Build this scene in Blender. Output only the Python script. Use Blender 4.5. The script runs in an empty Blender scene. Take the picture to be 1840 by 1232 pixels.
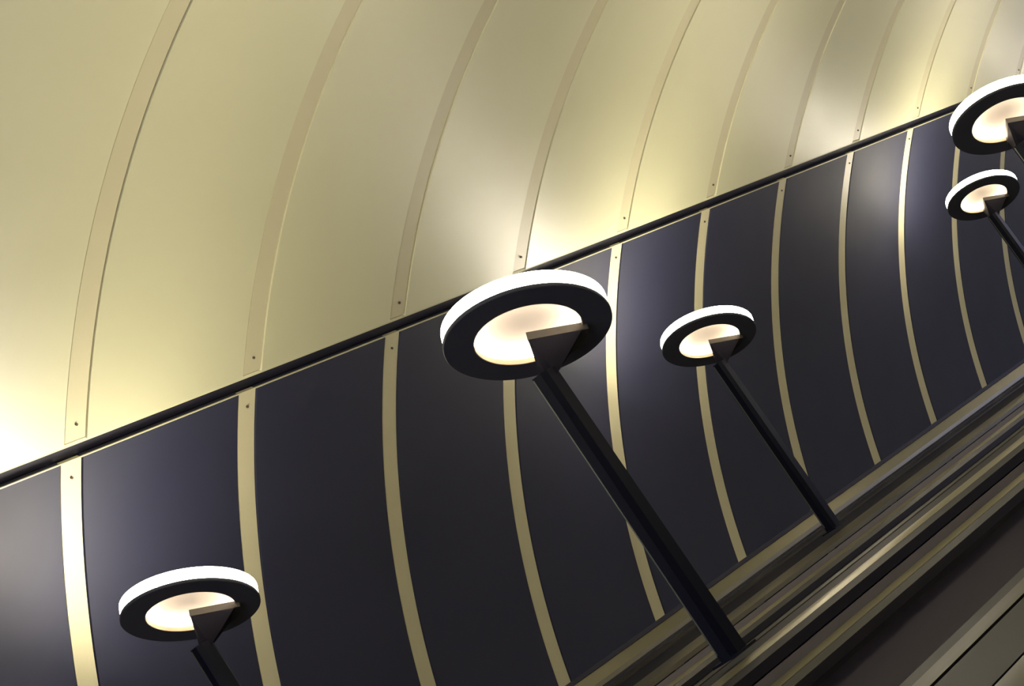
import bpy, bmesh, math, random
from mathutils import Vector, Matrix

random.seed(4)
SC = bpy.context.scene
COL = SC.collection

# ------------------------------------------------------------------ frame of the place
UNIT = 3.7                       # metres per survey unit
INC = math.radians(28.6256)      # slope of the escalator shaft
CZ = 3.0                         # camera height in the world
D_C = Vector((0.57258977, 0.24952181, -0.78094803))     # shaft axis, camera coordinates
U_C = Vector((-0.21204607, 0.83918234, -0.50080882)).normalized()
H_C = (D_C - D_C.dot(U_C) * U_C).normalized()           # level heading
L_C = U_C.cross(H_C)                                    # level left

# ------------------------------------------------------------------ camera
cam_data = bpy.data.cameras.new('camera')
cam = bpy.data.objects.new('camera', cam_data)
COL.objects.link(cam)
rot = Matrix(((H_C.x, H_C.y, H_C.z), (L_C.x, L_C.y, L_C.z), (U_C.x, U_C.y, U_C.z)))
cam.matrix_world = Matrix.Translation((0, 0, CZ)) @ rot.to_4x4()
cam_data.sensor_width = 36.0
cam_data.lens = 3370.0 / 1840.0 * 36.0
cam_data.clip_start = 0.05
cam_data.clip_end = 200
SC.camera = cam

# ------------------------------------------------------------------ world, exposure
world = bpy.data.worlds.new('world')
SC.world = world
world.use_nodes = True
world.node_tree.nodes['Background'].inputs[0].default_value = (0.42, 0.46, 0.80, 1)
world.node_tree.nodes['Background'].inputs[1].default_value = 1.5
SC.view_settings.view_transform = 'Standard'
SC.view_settings.look = 'None'
SC.view_settings.gamma = 1
SC.view_settings.use_curve_mapping = False
SC.view_settings.exposure = 0.62

BAND = 34.0      # lamp side band
TOP = 13.0        # lamp top disc
INNER = 17.0     # lamp inner ring
WARM = (1.0, 0.90, 0.73)

# ------------------------------------------------------------------ materials
def mat(name, base, rough=0.5, metal=0.0, spec=0.5, noise=0.0, nscale=3.0, emit=None, strength=0.0, bump=0.0, bscale=200.0, aniso=0.0, coat=0.0, ior=1.5):
    m = bpy.data.materials.new(name)
    m.use_nodes = True
    nt = m.node_tree
    b = nt.nodes['Principled BSDF']
    b.inputs['Base Color'].default_value = (*base, 1)
    b.inputs['Roughness'].default_value = rough
    b.inputs['Metallic'].default_value = metal
    b.inputs['Specular IOR Level'].default_value = spec
    b.inputs['Coat Weight'].default_value = coat
    b.inputs['IOR'].default_value = ior
    if aniso:
        b.inputs['Anisotropic'].default_value = aniso
    if emit:
        b.inputs['Emission Color'].default_value = (*emit, 1)
        b.inputs['Emission Strength'].default_value = strength
    if noise or bump:
        tc = nt.nodes.new('ShaderNodeTexCoord')
    if noise:
        n = nt.nodes.new('ShaderNodeTexNoise')
        n.inputs['Scale'].default_value = nscale
        n.inputs['Detail'].default_value = 3
        mp = nt.nodes.new('ShaderNodeMapRange')
        mp.inputs[1].default_value = 0.3
        mp.inputs[2].default_value = 0.7
        mp.inputs[3].default_value = max(0.02, rough - noise)
        mp.inputs[4].default_value = min(1, rough + noise)
        nt.links.new(tc.outputs['Object'], n.inputs['Vector'])
        nt.links.new(n.outputs['Fac'], mp.inputs[0])
        nt.links.new(mp.outputs[0], b.inputs['Roughness'])
    if bump:
        n2 = nt.nodes.new('ShaderNodeTexNoise')
        n2.inputs['Scale'].default_value = bscale
        bp = nt.nodes.new('ShaderNodeBump')
        bp.inputs['Strength'].default_value = bump
        bp.inputs['Distance'].default_value = 0.002
        nt.links.new(tc.outputs['Object'], n2.inputs['Vector'])
        nt.links.new(n2.outputs['Fac'], bp.inputs['Height'])
        nt.links.new(bp.outputs[0], b.inputs['Normal'])
    return m

M_CREAM = mat('cream_enamel', (0.79, 0.77, 0.48), 0.43, spec=0.5, ior=3.2, noise=0.03)
M_STRIP = mat('beige_strip', (0.70, 0.65, 0.41), 0.46, ior=2.3)
M_NAVY = mat('navy_enamel', (0.0085, 0.0110, 0.040), 0.66, ior=1.85, noise=0.03)
M_GAP = mat('dark_channel', (0.022, 0.021, 0.036), 0.6)
M_POST = mat('dark_bronze_metal', (0.004, 0.005, 0.012), 0.42, spec=0.16)
M_NECK = mat('black_neck', (0.006, 0.006, 0.011), 0.75, spec=0.08)
M_WEDGE = mat('bronze_wedge', (0.035, 0.033, 0.028), 0.5, spec=0.3)
M_HOUSE = mat('dark_lamp_housing', (0.050, 0.051, 0.064), 0.5, spec=0.5)
M_REFL = mat('white_reflector', (0.90, 0.83, 0.74), 0.7)
M_LIP = mat('lit_lip_tone', (0.62, 0.47, 0.33), 0.5)  # plate's inner wall, with the strong light on it put into the colour
M_BAND = mat('opal_band', (0.9, 0.9, 0.9), 0.4, emit=WARM, strength=BAND)
M_TOP = mat('opal_top', (0.9, 0.9, 0.9), 0.4, emit=WARM, strength=TOP)
M_LED = mat('inner_light_ring', (0.9, 0.9, 0.9), 0.4, emit=WARM, strength=INNER)
M_STEEL = mat('brushed_steel', (0.40, 0.37, 0.25), 0.36, metal=1.0)
M_DSTEEL = mat('dark_brushed_steel', (0.016, 0.015, 0.022), 0.55, metal=0.2, spec=0.25)
M_INNERP = mat('grey_balustrade_panel', (0.20, 0.18, 0.20), 0.5, metal=0.1)
M_HILITE = mat('drawn_highlight', (0.16, 0.17, 0.13), 0.35, metal=0.6)
M_VEDGE = mat('olive_edge', (0.75, 0.71, 0.46), 0.6)
M_RUBBER = mat('black_rubber', (0.02, 0.018, 0.022), 0.35)
M_MSTEEL = mat('dull_brushed_steel', (0.060, 0.054, 0.042), 0.45, metal=0.7)
M_STEP = mat('grey_step_metal', (0.18, 0.18, 0.18), 0.45, metal=0.8)
M_SCREW = mat('dark_screw', (0.12, 0.09, 0.07), 0.5, metal=0.5)

# ------------------------------------------------------------------ helpers
def link(name, bm, mats, parent=None, matrix=None, smooth=True, sharp=35):
    me = bpy.data.meshes.new(name)
    bmesh.ops.recalc_face_normals(bm, faces=bm.faces)
    for e in bm.edges:
        if len(e.link_faces) == 2 and e.calc_face_angle(0) > math.radians(sharp):
            e.smooth = False
    for f in bm.faces:
        f.smooth = smooth
    bm.to_mesh(me)
    bm.free()
    for m in (mats if isinstance(mats, (list, tuple)) else [mats]):
        me.materials.append(m)
    o = bpy.data.objects.new(name, me)
    COL.objects.link(o)
    if parent:
        o.parent = parent
    if matrix is not None:
        o.matrix_world = matrix
    return o

def tag(o, label=None, cat=None, group=None, kind=None):
    if label: o['label'] = label
    if cat: o['category'] = cat
    if group: o['group'] = group
    if kind: o['kind'] = kind
    return o

def empty(name, matrix):
    o = bpy.data.objects.new(name, None)
    o.empty_display_size = 0.1
    COL.objects.link(o)
    o.matrix_world = matrix
    return o

def copy_tree(o, parent=None):
    c = o.copy()
    COL.objects.link(c)
    if parent:
        c.parent = parent
    for ch in [x for x in KIDS.get(o.name, [])]:
        copy_tree(ch, c)
    return c
KIDS = {}
def part(name, bm, mats, parent, **k):
    o = link(name, bm, mats, parent, **k)
    KIDS.setdefault(parent.name, []).append(o)
    return o

def bevel(bm, w, seg=2, angle=30):
    es = [e for e in bm.edges if len(e.link_faces) == 2 and e.calc_face_angle(0) > math.radians(angle)]
    bmesh.ops.bevel(bm, geom=es, offset=w, segments=seg, affect='EDGES', profile=0.6)

def extrude_x(pts, x0, x1, nx=1):
    """closed (y, z) outline extruded along the shaft axis."""
    bm = bmesh.new()
    rings = []
    for i in range(nx + 1):
        x = x0 + (x1 - x0) * i / nx
        rings.append([bm.verts.new((x, y, z)) for y, z in pts])
    n = len(pts)
    for a, b in zip(rings, rings[1:]):
        for i in range(n):
            bm.faces.new((a[i], a[(i + 1) % n], b[(i + 1) % n], b[i]))
    bm.faces.new(rings[0])
    bm.faces.new(rings[-1][::-1])
    return bm

# shaft frame: local x up the slope, y level left, z square to the slope; the camera is its origin
SHAFT = Matrix.Translation((0, 0, CZ)) @ Matrix.Rotation(-INC, 4, 'Y')
CM, CS, RAD, STEP = -0.315878, -0.668385, 0.879424, 0.2181074
def kx(k):
    return (1 + STEP * k) * UNIT
def arc_pt(theta, dr=0.0):
    r = (RAD + dr) * UNIT
    t = math.radians(theta)
    return (-CS * UNIT + r * math.cos(t), CM * UNIT + r * math.sin(t))

def arc_slab(t0, t1, r_in, r_out, x0, x1, seg):
    pts = [arc_pt(t0 + (t1 - t0) * i / seg, r_in) for i in range(seg + 1)]
    pts += [arc_pt(t1 - (t1 - t0) * i / seg, r_out) for i in range(seg + 1)]
    return extrude_x(pts, x0, x1)

K0, K1 = -8, 18
PITCH = STEP * UNIT

# ------------------------------------------------------------------ shaft lining
def lining(name, t0, t1, r_face, panel_mat, panel_name, shell_mat, strip_ends):
    shell = link(name, arc_slab(t0 - 0.5, t1 + 0.5, 0.016, 0.03, kx(K0), kx(K1), 60), shell_mat, matrix=SHAFT)
    tag(shell, kind='structure')
    w = 0.052
    g = 0.007
    bm = arc_slab(t0, t1, r_face, r_face + 0.006, PITCH * (w + g), PITCH * (1 - w - g), 60)
    bevel(bm, 0.003, 1, 60)
    first = part(panel_name, bm, panel_mat, shell)
    first.location.x = kx(K0)
    s0, s1 = strip_ends
    bs = arc_slab(s0, s1, r_face + 0.001, r_face + 0.006, -PITCH * w, PITCH * w, 60)
    bevel(bs, 0.002, 1, 60)
    strip = part('cover_strip', bs, M_STRIP, shell)
    strip.location.x = kx(K0)
    screws = []
    for th in (s0 + 1.0, s1 - 1.0):
        if not (0 < th < 180):
            continue
        y, z = arc_pt(th, r_face)
        b = bmesh.new()
        ax = Vector((0, math.cos(math.radians(th)), math.sin(math.radians(th))))
        mt = Matrix.Translation((0, y, z)) @ ax.to_track_quat('Z', 'Y').to_matrix().to_4x4()
        bmesh.ops.create_cone(b, cap_ends=True, segments=12, radius1=0.0045, radius2=0.0045, depth=0.006, matrix=mt)
        sc = part('screw', b, M_SCREW, strip)
        screws.append(sc)
    for k in range(K0 + 1, K1):
        c = first.copy(); COL.objects.link(c); c.parent = shell; c.location.x = kx(k)
        c2 = strip.copy(); COL.objects.link(c2); c2.parent = shell; c2.location.x = kx(k)
        for sc in screws:
            c3 = sc.copy(); COL.objects.link(c3); c3.parent = c2
    return shell

lining('wall_left', -22, 49.55, 0.0, M_NAVY, 'dark_wall_panel', M_GAP, (-22, 49.50))
lining('ceiling', 50.72, 129.28, -0.004, M_CREAM, 'cream_ceiling_panel', M_GAP, (50.86, 129.14))
lining('wall_right', 130.4, 202, 0.0, M_NAVY, 'dark_wall_panel', M_GAP, (130.4, 202))

def channel(name, a, b, flip):
    # recessed dark shadow channel between wall and vault ; the lit panel edge is drawn as a thin pale line
    t = link(name, arc_slab(a, b, 0.008, 0.014, kx(K0), kx(K1), 3), M_GAP, matrix=SHAFT)
    tag(t, kind='structure')
    lo = (a - 0.02, a + 0.06) if not flip else (b - 0.06, b + 0.02)
    part('lit_edge', arc_slab(lo[0], lo[1], -0.0003, 0.001, kx(K0), kx(K1), 1), M_STRIP, t)
    hi = (b - 0.12, b + 0.10) if not flip else (a - 0.10, a + 0.12)
    part('vault_edge', arc_slab(hi[0], hi[1], -0.001, 0.006, kx(K0), kx(K1), 1), M_VEDGE, t)
channel('trim_1', 49.55, 50.62, False)
channel('trim_2', 129.35, 130.4, True)

# ------------------------------------------------------------------ escalators and decks
XA, XB = kx(K0), kx(K1)
def sm(s, m):
    return (-s * UNIT, m * UNIT)
def prof(pts, bw=0.0):
    bm = extrude_x([sm(*p) for p in pts], XA, XB)
    if bw:
        bevel(bm, bw, 2, 25)
    return bm

DK = -0.075     # deck level
# deck along the left wall
wd = empty('wall_side_deck', SHAFT @ Matrix.Translation((0, 0, 0)))
tag(wd, 'brushed metal deck running between the dark wall and the farthest escalator', 'deck')
part('steel_skirt', prof([(-1.497, -0.052), (-1.487, -0.0655), (-1.487, -0.071), (-1.503, -0.071), (-1.503, -0.052)], 0.001), M_STEEL, wd)
part('shadow_gap', prof([(-1.56, -0.0465), (-1.496, -0.0465), (-1.496, -0.0515), (-1.503, -0.0525), (-1.503, -0.075), (-1.56, -0.075)]), M_GAP, wd)
part('shadow_gap', prof([(-1.487, -0.0715), (-1.435, -0.0715), (-1.435, -0.082), (-1.487, -0.082)]), M_GAP, wd)
part('deck_plate', prof([(-1.43, -0.0725), (-1.37, -0.0735), (-1.37, -0.082), (-1.43, -0.082)], 0.001), M_MSTEEL, wd)
part('deck_plate', prof([(-1.365, DK), (-1.205, DK), (-1.205, -0.082), (-1.365, -0.082)], 0.001), M_DSTEEL, wd)
part('edge_trim', prof([(-1.20, -0.0748), (-1.145, -0.0745), (-1.132, -0.0775), (-1.132, -0.082), (-1.20, -0.082)], 0.002), M_STEEL, wd)

def divider(left, label, ribm=None, group='metal decks between the escalators'):
    r = empty('divider_deck', SHAFT)
    tag(r, label, 'deck', group)
    a, b = left, left + 0.155
    part('edge_trim', prof([(a, -0.079), (a + 0.003, -0.0758), (a + 0.020, -0.0752), (a + 0.020, -0.082), (a, -0.082)], 0.002), M_DSTEEL, r)
    part('edge_trim', prof([(a + 0.0205, -0.0755), (a + 0.0225, -0.0745), (a + 0.040, -0.0745), (a + 0.040, -0.082), (a + 0.0205, -0.082)], 0.001), M_MSTEEL, r)
    part('deck_plate', prof([(a + 0.042, DK), (a + 0.089, DK), (a + 0.089, -0.082), (a + 0.042, -0.082)], 0.001), M_DSTEEL, r)
    part('raised_rib', prof([(a + 0.091, -0.0750), (a + 0.098, -0.0735), (a + 0.115, -0.0735), (a + 0.122, -0.0750), (a + 0.122, -0.082), (a + 0.091, -0.082)], 0.003), ribm or M_STEEL, r)
    part('deck_plate', prof([(a + 0.124, DK), (b, -0.0755), (b, -0.082), (a + 0.124, -0.082)], 0.001), M_DSTEEL, r)
    return r
divider(-0.828, 'narrow metal deck carrying the row of larger ring lamps')
divider(-0.368, 'metal deck with a broad pale rib nearest the lower right corner of the photo', M_MSTEEL)

def escalator(c, label):
    r = empty('escalator', SHAFT)
    tag(r, label, 'escalator', 'escalators')
    hw = 0.151
    for s in (-1, 1):
        x = c + s * hw
        part('balustrade', prof([(x, -0.083), (x + s * 0.004, -0.083), (x + s * 0.004, -0.32), (x, -0.32)]), M_INNERP, r)
        h = x - s * 0.004
        part('handrail', prof([(h - s * 0.010, -0.0955), (h - s * 0.006, -0.0915), (h + s * 0.003, -0.0915), (h + s * 0.003, -0.1055), (h - s * 0.006, -0.1055), (h - s * 0.010, -0.1015)], 0.006), M_RUBBER, r)
        part('guide_rail', prof([(h - s * 0.006, -0.0912), (h + s * 0.003, -0.0885), (h + s * 0.003, -0.093), (h - s * 0.006, -0.093)], 0.001), M_STEEL, r)
        part('skirt_panel', prof([(x - s * 0.010, -0.30), (x - s * 0.002, -0.28), (x - s * 0.002, -0.37), (x - s * 0.010, -0.37)]), M_STEEL, r)
    # moving steps, level treads
    bm = bmesh.new()
    L = 0.4
    n = int((XB - XA) / L)
    y0, y1 = -(c - 0.138) * UNIT, -(c + 0.138) * UNIT
    zb = -0.34 * UNIT
    pr = []
    for i in range(n):
        x = XA + i * L
        # riser then tread, level in the world: slopes by -INC in this frame
        tl = L * math.cos(INC)
        rx, rz = x - math.sin(INC) * 0 , zb
        pr.append((x, zb))
        pr.append((x + L * math.sin(INC) ** 2, zb + L * math.sin(INC) * math.cos(INC)))
    a = [bm.verts.new((x, y0, z)) for x, z in pr]
    b = [bm.verts.new((x, y1, z)) for x, z in pr]
    for i in range(len(pr) - 1):
        bm.faces.new((a[i], a[i + 1], b[i + 1], b[i]))
    a2 = [bm.verts.new((x, y0, zb - 0.15)) for x in (pr[0][0], pr[-1][0])]
    b2 = [bm.verts.new((x, y1, zb - 0.15)) for x in (pr[0][0], pr[-1][0])]
    bm.faces.new((a2[0], a2[1], b2[1], b2[0]))
    st = part('step_band', bm, M_STEP, r, smooth=False)
    return r
escalator(-0.980, 'farthest escalator trough between the wall side deck and the larger lamps')
escalator(-0.520, 'middle escalator trough in front of the larger lamps')
escalator(-0.060, 'nearest escalator trough, its rim at the lower right corner')
rd = link('wall_side_deck', prof([(0.095, DK), (0.175, DK), (0.175, -0.083), (0.095, -0.083)]), M_DSTEEL, matrix=SHAFT)
tag(rd, 'narrow metal deck between the nearest escalator and the right wall', 'deck')
fl = link('floor', prof([(-1.50, -0.40), (0.15, -0.40), (0.15, -0.43), (-1.50, -0.43)]), M_GAP, matrix=SHAFT)
tag(fl, kind='structure')

# ------------------------------------------------------------------ ring lamps
R = 0.0577 * UNIT
TILT = Matrix.Rotation(-INC, 4, 'Y')
MV = (TILT @ Vector((0, 0, 1)))     # square to the slope, world
DV = (TILT @ Vector((1, 0, 0)))

def revolve(outline, n=96):
    """closed (r, z) outline turned about z"""
    bm = bmesh.new()
    rings = []
    for j in range(n):
        a = 2 * math.pi * j / n
        rings.append([bm.verts.new((r * math.cos(a), r * math.sin(a), z)) for r, z in outline])
    for j in range(n):
        p, q = rings[j], rings[(j + 1) % n]
        for i in range(len(outline)):
            k = (i + 1) % len(outline)
            bm.faces.new((p[i], q[i], q[k], p[k]))
    return bm

def post_section(cx, cy, s):
    wd_, ws = 0.0190 * UNIT * s, 0.0148 * UNIT * s
    c = 0.22
    pts = []
    base = [(-0.5, -0.5 + c), (-0.5 + c, -0.5), (0.5 - c, -0.5), (0.5, -0.5 + c), (0.5, -0.12), (0.40, -0.05), (0.40, 0.05), (0.5, 0.12),
            (0.5, 0.5 - c), (0.5 - c, 0.5), (-0.5 + c, 0.5), (-0.5, 0.5 - c)]
    for x, y in base:
        pts.append((cx + x * wd_, cy + y * ws))
    return pts

def build_lamp(height_m):
    """origin at the post foot; head centre straight above along the post."""
    r = empty('ring_lamp', Matrix.Identity(4))
    C = MV * height_m                     # centre of the plate's underside
    T = Matrix.Translation(C)
    off = -0.18 * R
    top = C + Vector((off, 0, 0)) - MV * 0.57 * R
    foot = Vector((off, 0, 0)) + Vector((0, 0, 0))
    # post
    bm = bmesh.new()
    ax = (top - foot).normalized()
    rings = []
    N = 8
    for i in range(N + 1):
        f = i / N
        p = foot.lerp(top, f)
        s = 1.08 - 0.10 * f
        ring = []
        for a, b in post_section(0, 0, s):
            ring.append(bm.verts.new(p + DV * a + Vector((0, b, 0))))
        rings.append(ring)
    n = len(rings[0])
    for a, b in zip(rings, rings[1:]):
        for i in range(n):
            bm.faces.new((a[i], a[(i + 1) % n], b[(i + 1) % n], b[i]))
    bm.faces.new(rings[0]); bm.faces.new(rings[-1])
    part('post', bm, M_POST, r, sharp=25)
    # corner highlight of the post, set in as a pale bar on the face that looks down the slope
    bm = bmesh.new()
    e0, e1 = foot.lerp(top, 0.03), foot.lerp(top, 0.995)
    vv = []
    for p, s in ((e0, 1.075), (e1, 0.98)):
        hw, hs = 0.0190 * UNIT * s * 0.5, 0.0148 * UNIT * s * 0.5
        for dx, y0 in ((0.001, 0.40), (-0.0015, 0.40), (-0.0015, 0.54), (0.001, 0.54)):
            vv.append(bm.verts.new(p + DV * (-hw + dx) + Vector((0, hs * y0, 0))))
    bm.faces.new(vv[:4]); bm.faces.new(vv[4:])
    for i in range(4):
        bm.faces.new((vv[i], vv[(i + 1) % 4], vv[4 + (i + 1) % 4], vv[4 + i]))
    part('edge_highlight', bm, M_HILITE, r)
    # foot plate
    bm = bmesh.new()
    q = [foot + DV * a + Vector((0, b, 0)) + MV * z for z in (0.0, 0.006) for a, b in ((-0.05, -0.04), (0.05, -0.04), (0.05, 0.04), (-0.05, 0.04))]
    v = [bm.verts.new(p) for p in q]
    bm.faces.new(v[:4]); bm.faces.new(v[4:])
    for i in range(4):
        bm.faces.new((v[i], v[(i + 1) % 4], v[4 + (i + 1) % 4], v[4 + i]))
    bevel(bm, 0.0015)
    part('foot_plate', bm, M_POST, r)
    # wedge bracket under the ring, opening up the slope
    ang = math.radians(39)
    bm = bmesh.new()
    rr = 0.70 * R
    ap = -0.03 * R
    tri = [(ap, 0.0)] + [(rr * math.cos(t), rr * math.sin(t)) for t in [(-ang + 2 * ang * i / 8) for i in range(9)]]
    lo = [bm.verts.new(T @ Vector((x, y, -0.07 * R))) for x, y in tri]
    hi = [bm.verts.new(T @ Vector((x, y, 0.03 * R))) for x, y in tri]
    bm.faces.new(lo); bm.faces.new(hi)
    for i in range(len(tri)):
        k = (i + 1) % len(tri)
        bm.faces.new((lo[i], lo[k], hi[k], hi[i]))
    bevel(bm, 0.003, 2, 40)
    br = part('wedge_bracket', bm, M_WEDGE, r)
    # neck: lofted from the wedge down on to the post
    bm = bmesh.new()
    t2 = [(ap + 0.01 * R, 0.0), (0.62 * R * math.cos(ang), -0.62 * R * math.sin(ang)), (0.66 * R, 0.0), (0.62 * R * math.cos(ang), 0.62 * R * math.sin(ang))]
    a = [bm.verts.new(T @ Vector((x, y, -0.065 * R))) for x, y in t2]
    low = top - MV * 0.9 * R
    w1, w2 = 0.0190 * UNIT * 0.5, 0.0148 * UNIT * 0.5
    b = [bm.verts.new(o + DV * x + Vector((0, y, 0))) for o, x, y in ((low, -w1 * 1.02, 0), (top - MV * 0.02, w1 * 0.2, -w2), (top - MV * 0.02, w1 * 0.9, 0), (top - MV * 0.02, w1 * 0.2, w2))]
    for i in range(4):
        bm.faces.new((a[i], a[(i + 1) % 4], b[(i + 1) % 4], b[i]))
    bm.faces.new(a); bm.faces.new(b)
    bevel(bm, 0.003, 2, 20)
    part('neck', bm, M_NECK, r)
    # housing: bottom ring plate
    bm = revolve([(0.645 * R, 0.0), (0.99 * R, 0.0), (1.0 * R, 0.01 * R), (1.0 * R, 0.045 * R), (0.645 * R, 0.045 * R)])
    bmesh.ops.transform(bm, matrix=T, verts=bm.verts)
    part('ring_plate', bm, M_HOUSE, r)
    bm = revolve([(0.636 * R, 0.0), (0.645 * R, -0.003 * R), (0.645 * R, 0.065 * R), (0.636 * R, 0.065 * R)])
    bmesh.ops.transform(bm, matrix=T, verts=bm.verts)
    part('inner_lip', bm, M_LIP, r)
    # opal side band
    bm = revolve([(0.955 * R, 0.05 * R), (0.985 * R, 0.05 * R), (0.985 * R, 0.215 * R), (0.955 * R, 0.215 * R)])
    bmesh.ops.transform(bm, matrix=T, verts=bm.verts)
    part('light_band', bm, M_BAND, r)
    # inner wall, top lid / reflector
    bm = revolve([(0.92 * R, 0.05 * R), (0.95 * R, 0.05 * R), (0.95 * R, 0.216 * R), (0.001, 0.216 * R), (0.001, 0.165 * R), (0.5 * R, 0.175 * R), (0.92 * R, 0.205 * R)])
    bmesh.ops.transform(bm, matrix=T, verts=bm.verts)
    part('reflector', bm, M_REFL, r)
    bm = revolve([(0.985 * R, 0.218 * R), (0.985 * R, 0.226 * R), (0.95 * R, 0.232 * R), (0.001, 0.232 * R), (0.001, 0.218 * R)], 64)
    bmesh.ops.transform(bm, matrix=T, verts=bm.verts)
    part('top_diffuser', bm, M_TOP, r)
    bm = revolve([(0.76 * R, 0.046 * R), (0.90 * R, 0.046 * R), (0.90 * R, 0.06 * R), (0.76 * R, 0.06 * R)], 64)
    bmesh.ops.transform(bm, matrix=T, verts=bm.verts)
    part('inner_light_ring', bm, M_LED, r)
    return r

GX, GY, GZ = 'ring lamps on the far deck by the wall', 'ring lamps on the divider deck', 'unseen ring lamps added for light on the nearest deck'
SHAFT3 = SHAFT
def foot_pos(k, s):
    return SHAFT @ Vector((kx(k), -s * UNIT, DK * UNIT))

proto = {}
def place(k, s, head_m, label, group):
    key = round(head_m, 4)
    if key not in proto:
        proto[key] = build_lamp((head_m - DK) * UNIT)
        o = proto[key]
    else:
        o = copy_tree(proto[key])
    o.matrix_world = Matrix.Translation(foot_pos(k, s))
    tag(o, label, 'lamp', group)
    return o

HX, HY = 0.196, 0.186
SX, SY, SZ = -1.211, -0.748, -0.288
place(-0.008, SX, 0.1877, 'ring lamp at the lower left of the photo, in front of the dark wall', GX)
place(4.010, SX, 0.1931, 'small ring lamp just right of the largest ring lamp', GX)
place(8.016, SX, 0.1976, 'smallest ring lamp, below the cut off lamp at the upper right', GX)
place(-0.089, SY, 0.1782, 'largest ring lamp, at the centre of the photo on a thick dark post', GY)
place(3.935, SY, 0.1842, 'ring lamp cut off by the right edge of the photo', GY)
for k in (-4, 12, 16):
    place(k, SX, HX, 'ring lamp on the wall side deck outside the photo', GX)
for k in (-4.1, 7.95, 12, 16):
    place(k, SY, HY, 'ring lamp on the divider deck outside the photo', GY)
for k in (-4.1, -0.1, 3.93, 7.95, 12):  # assumed row, added because the shaft needs its light
    place(k, SZ, HY, 'unseen ring lamp added for light on the nearest divider deck outside the photo', GZ)
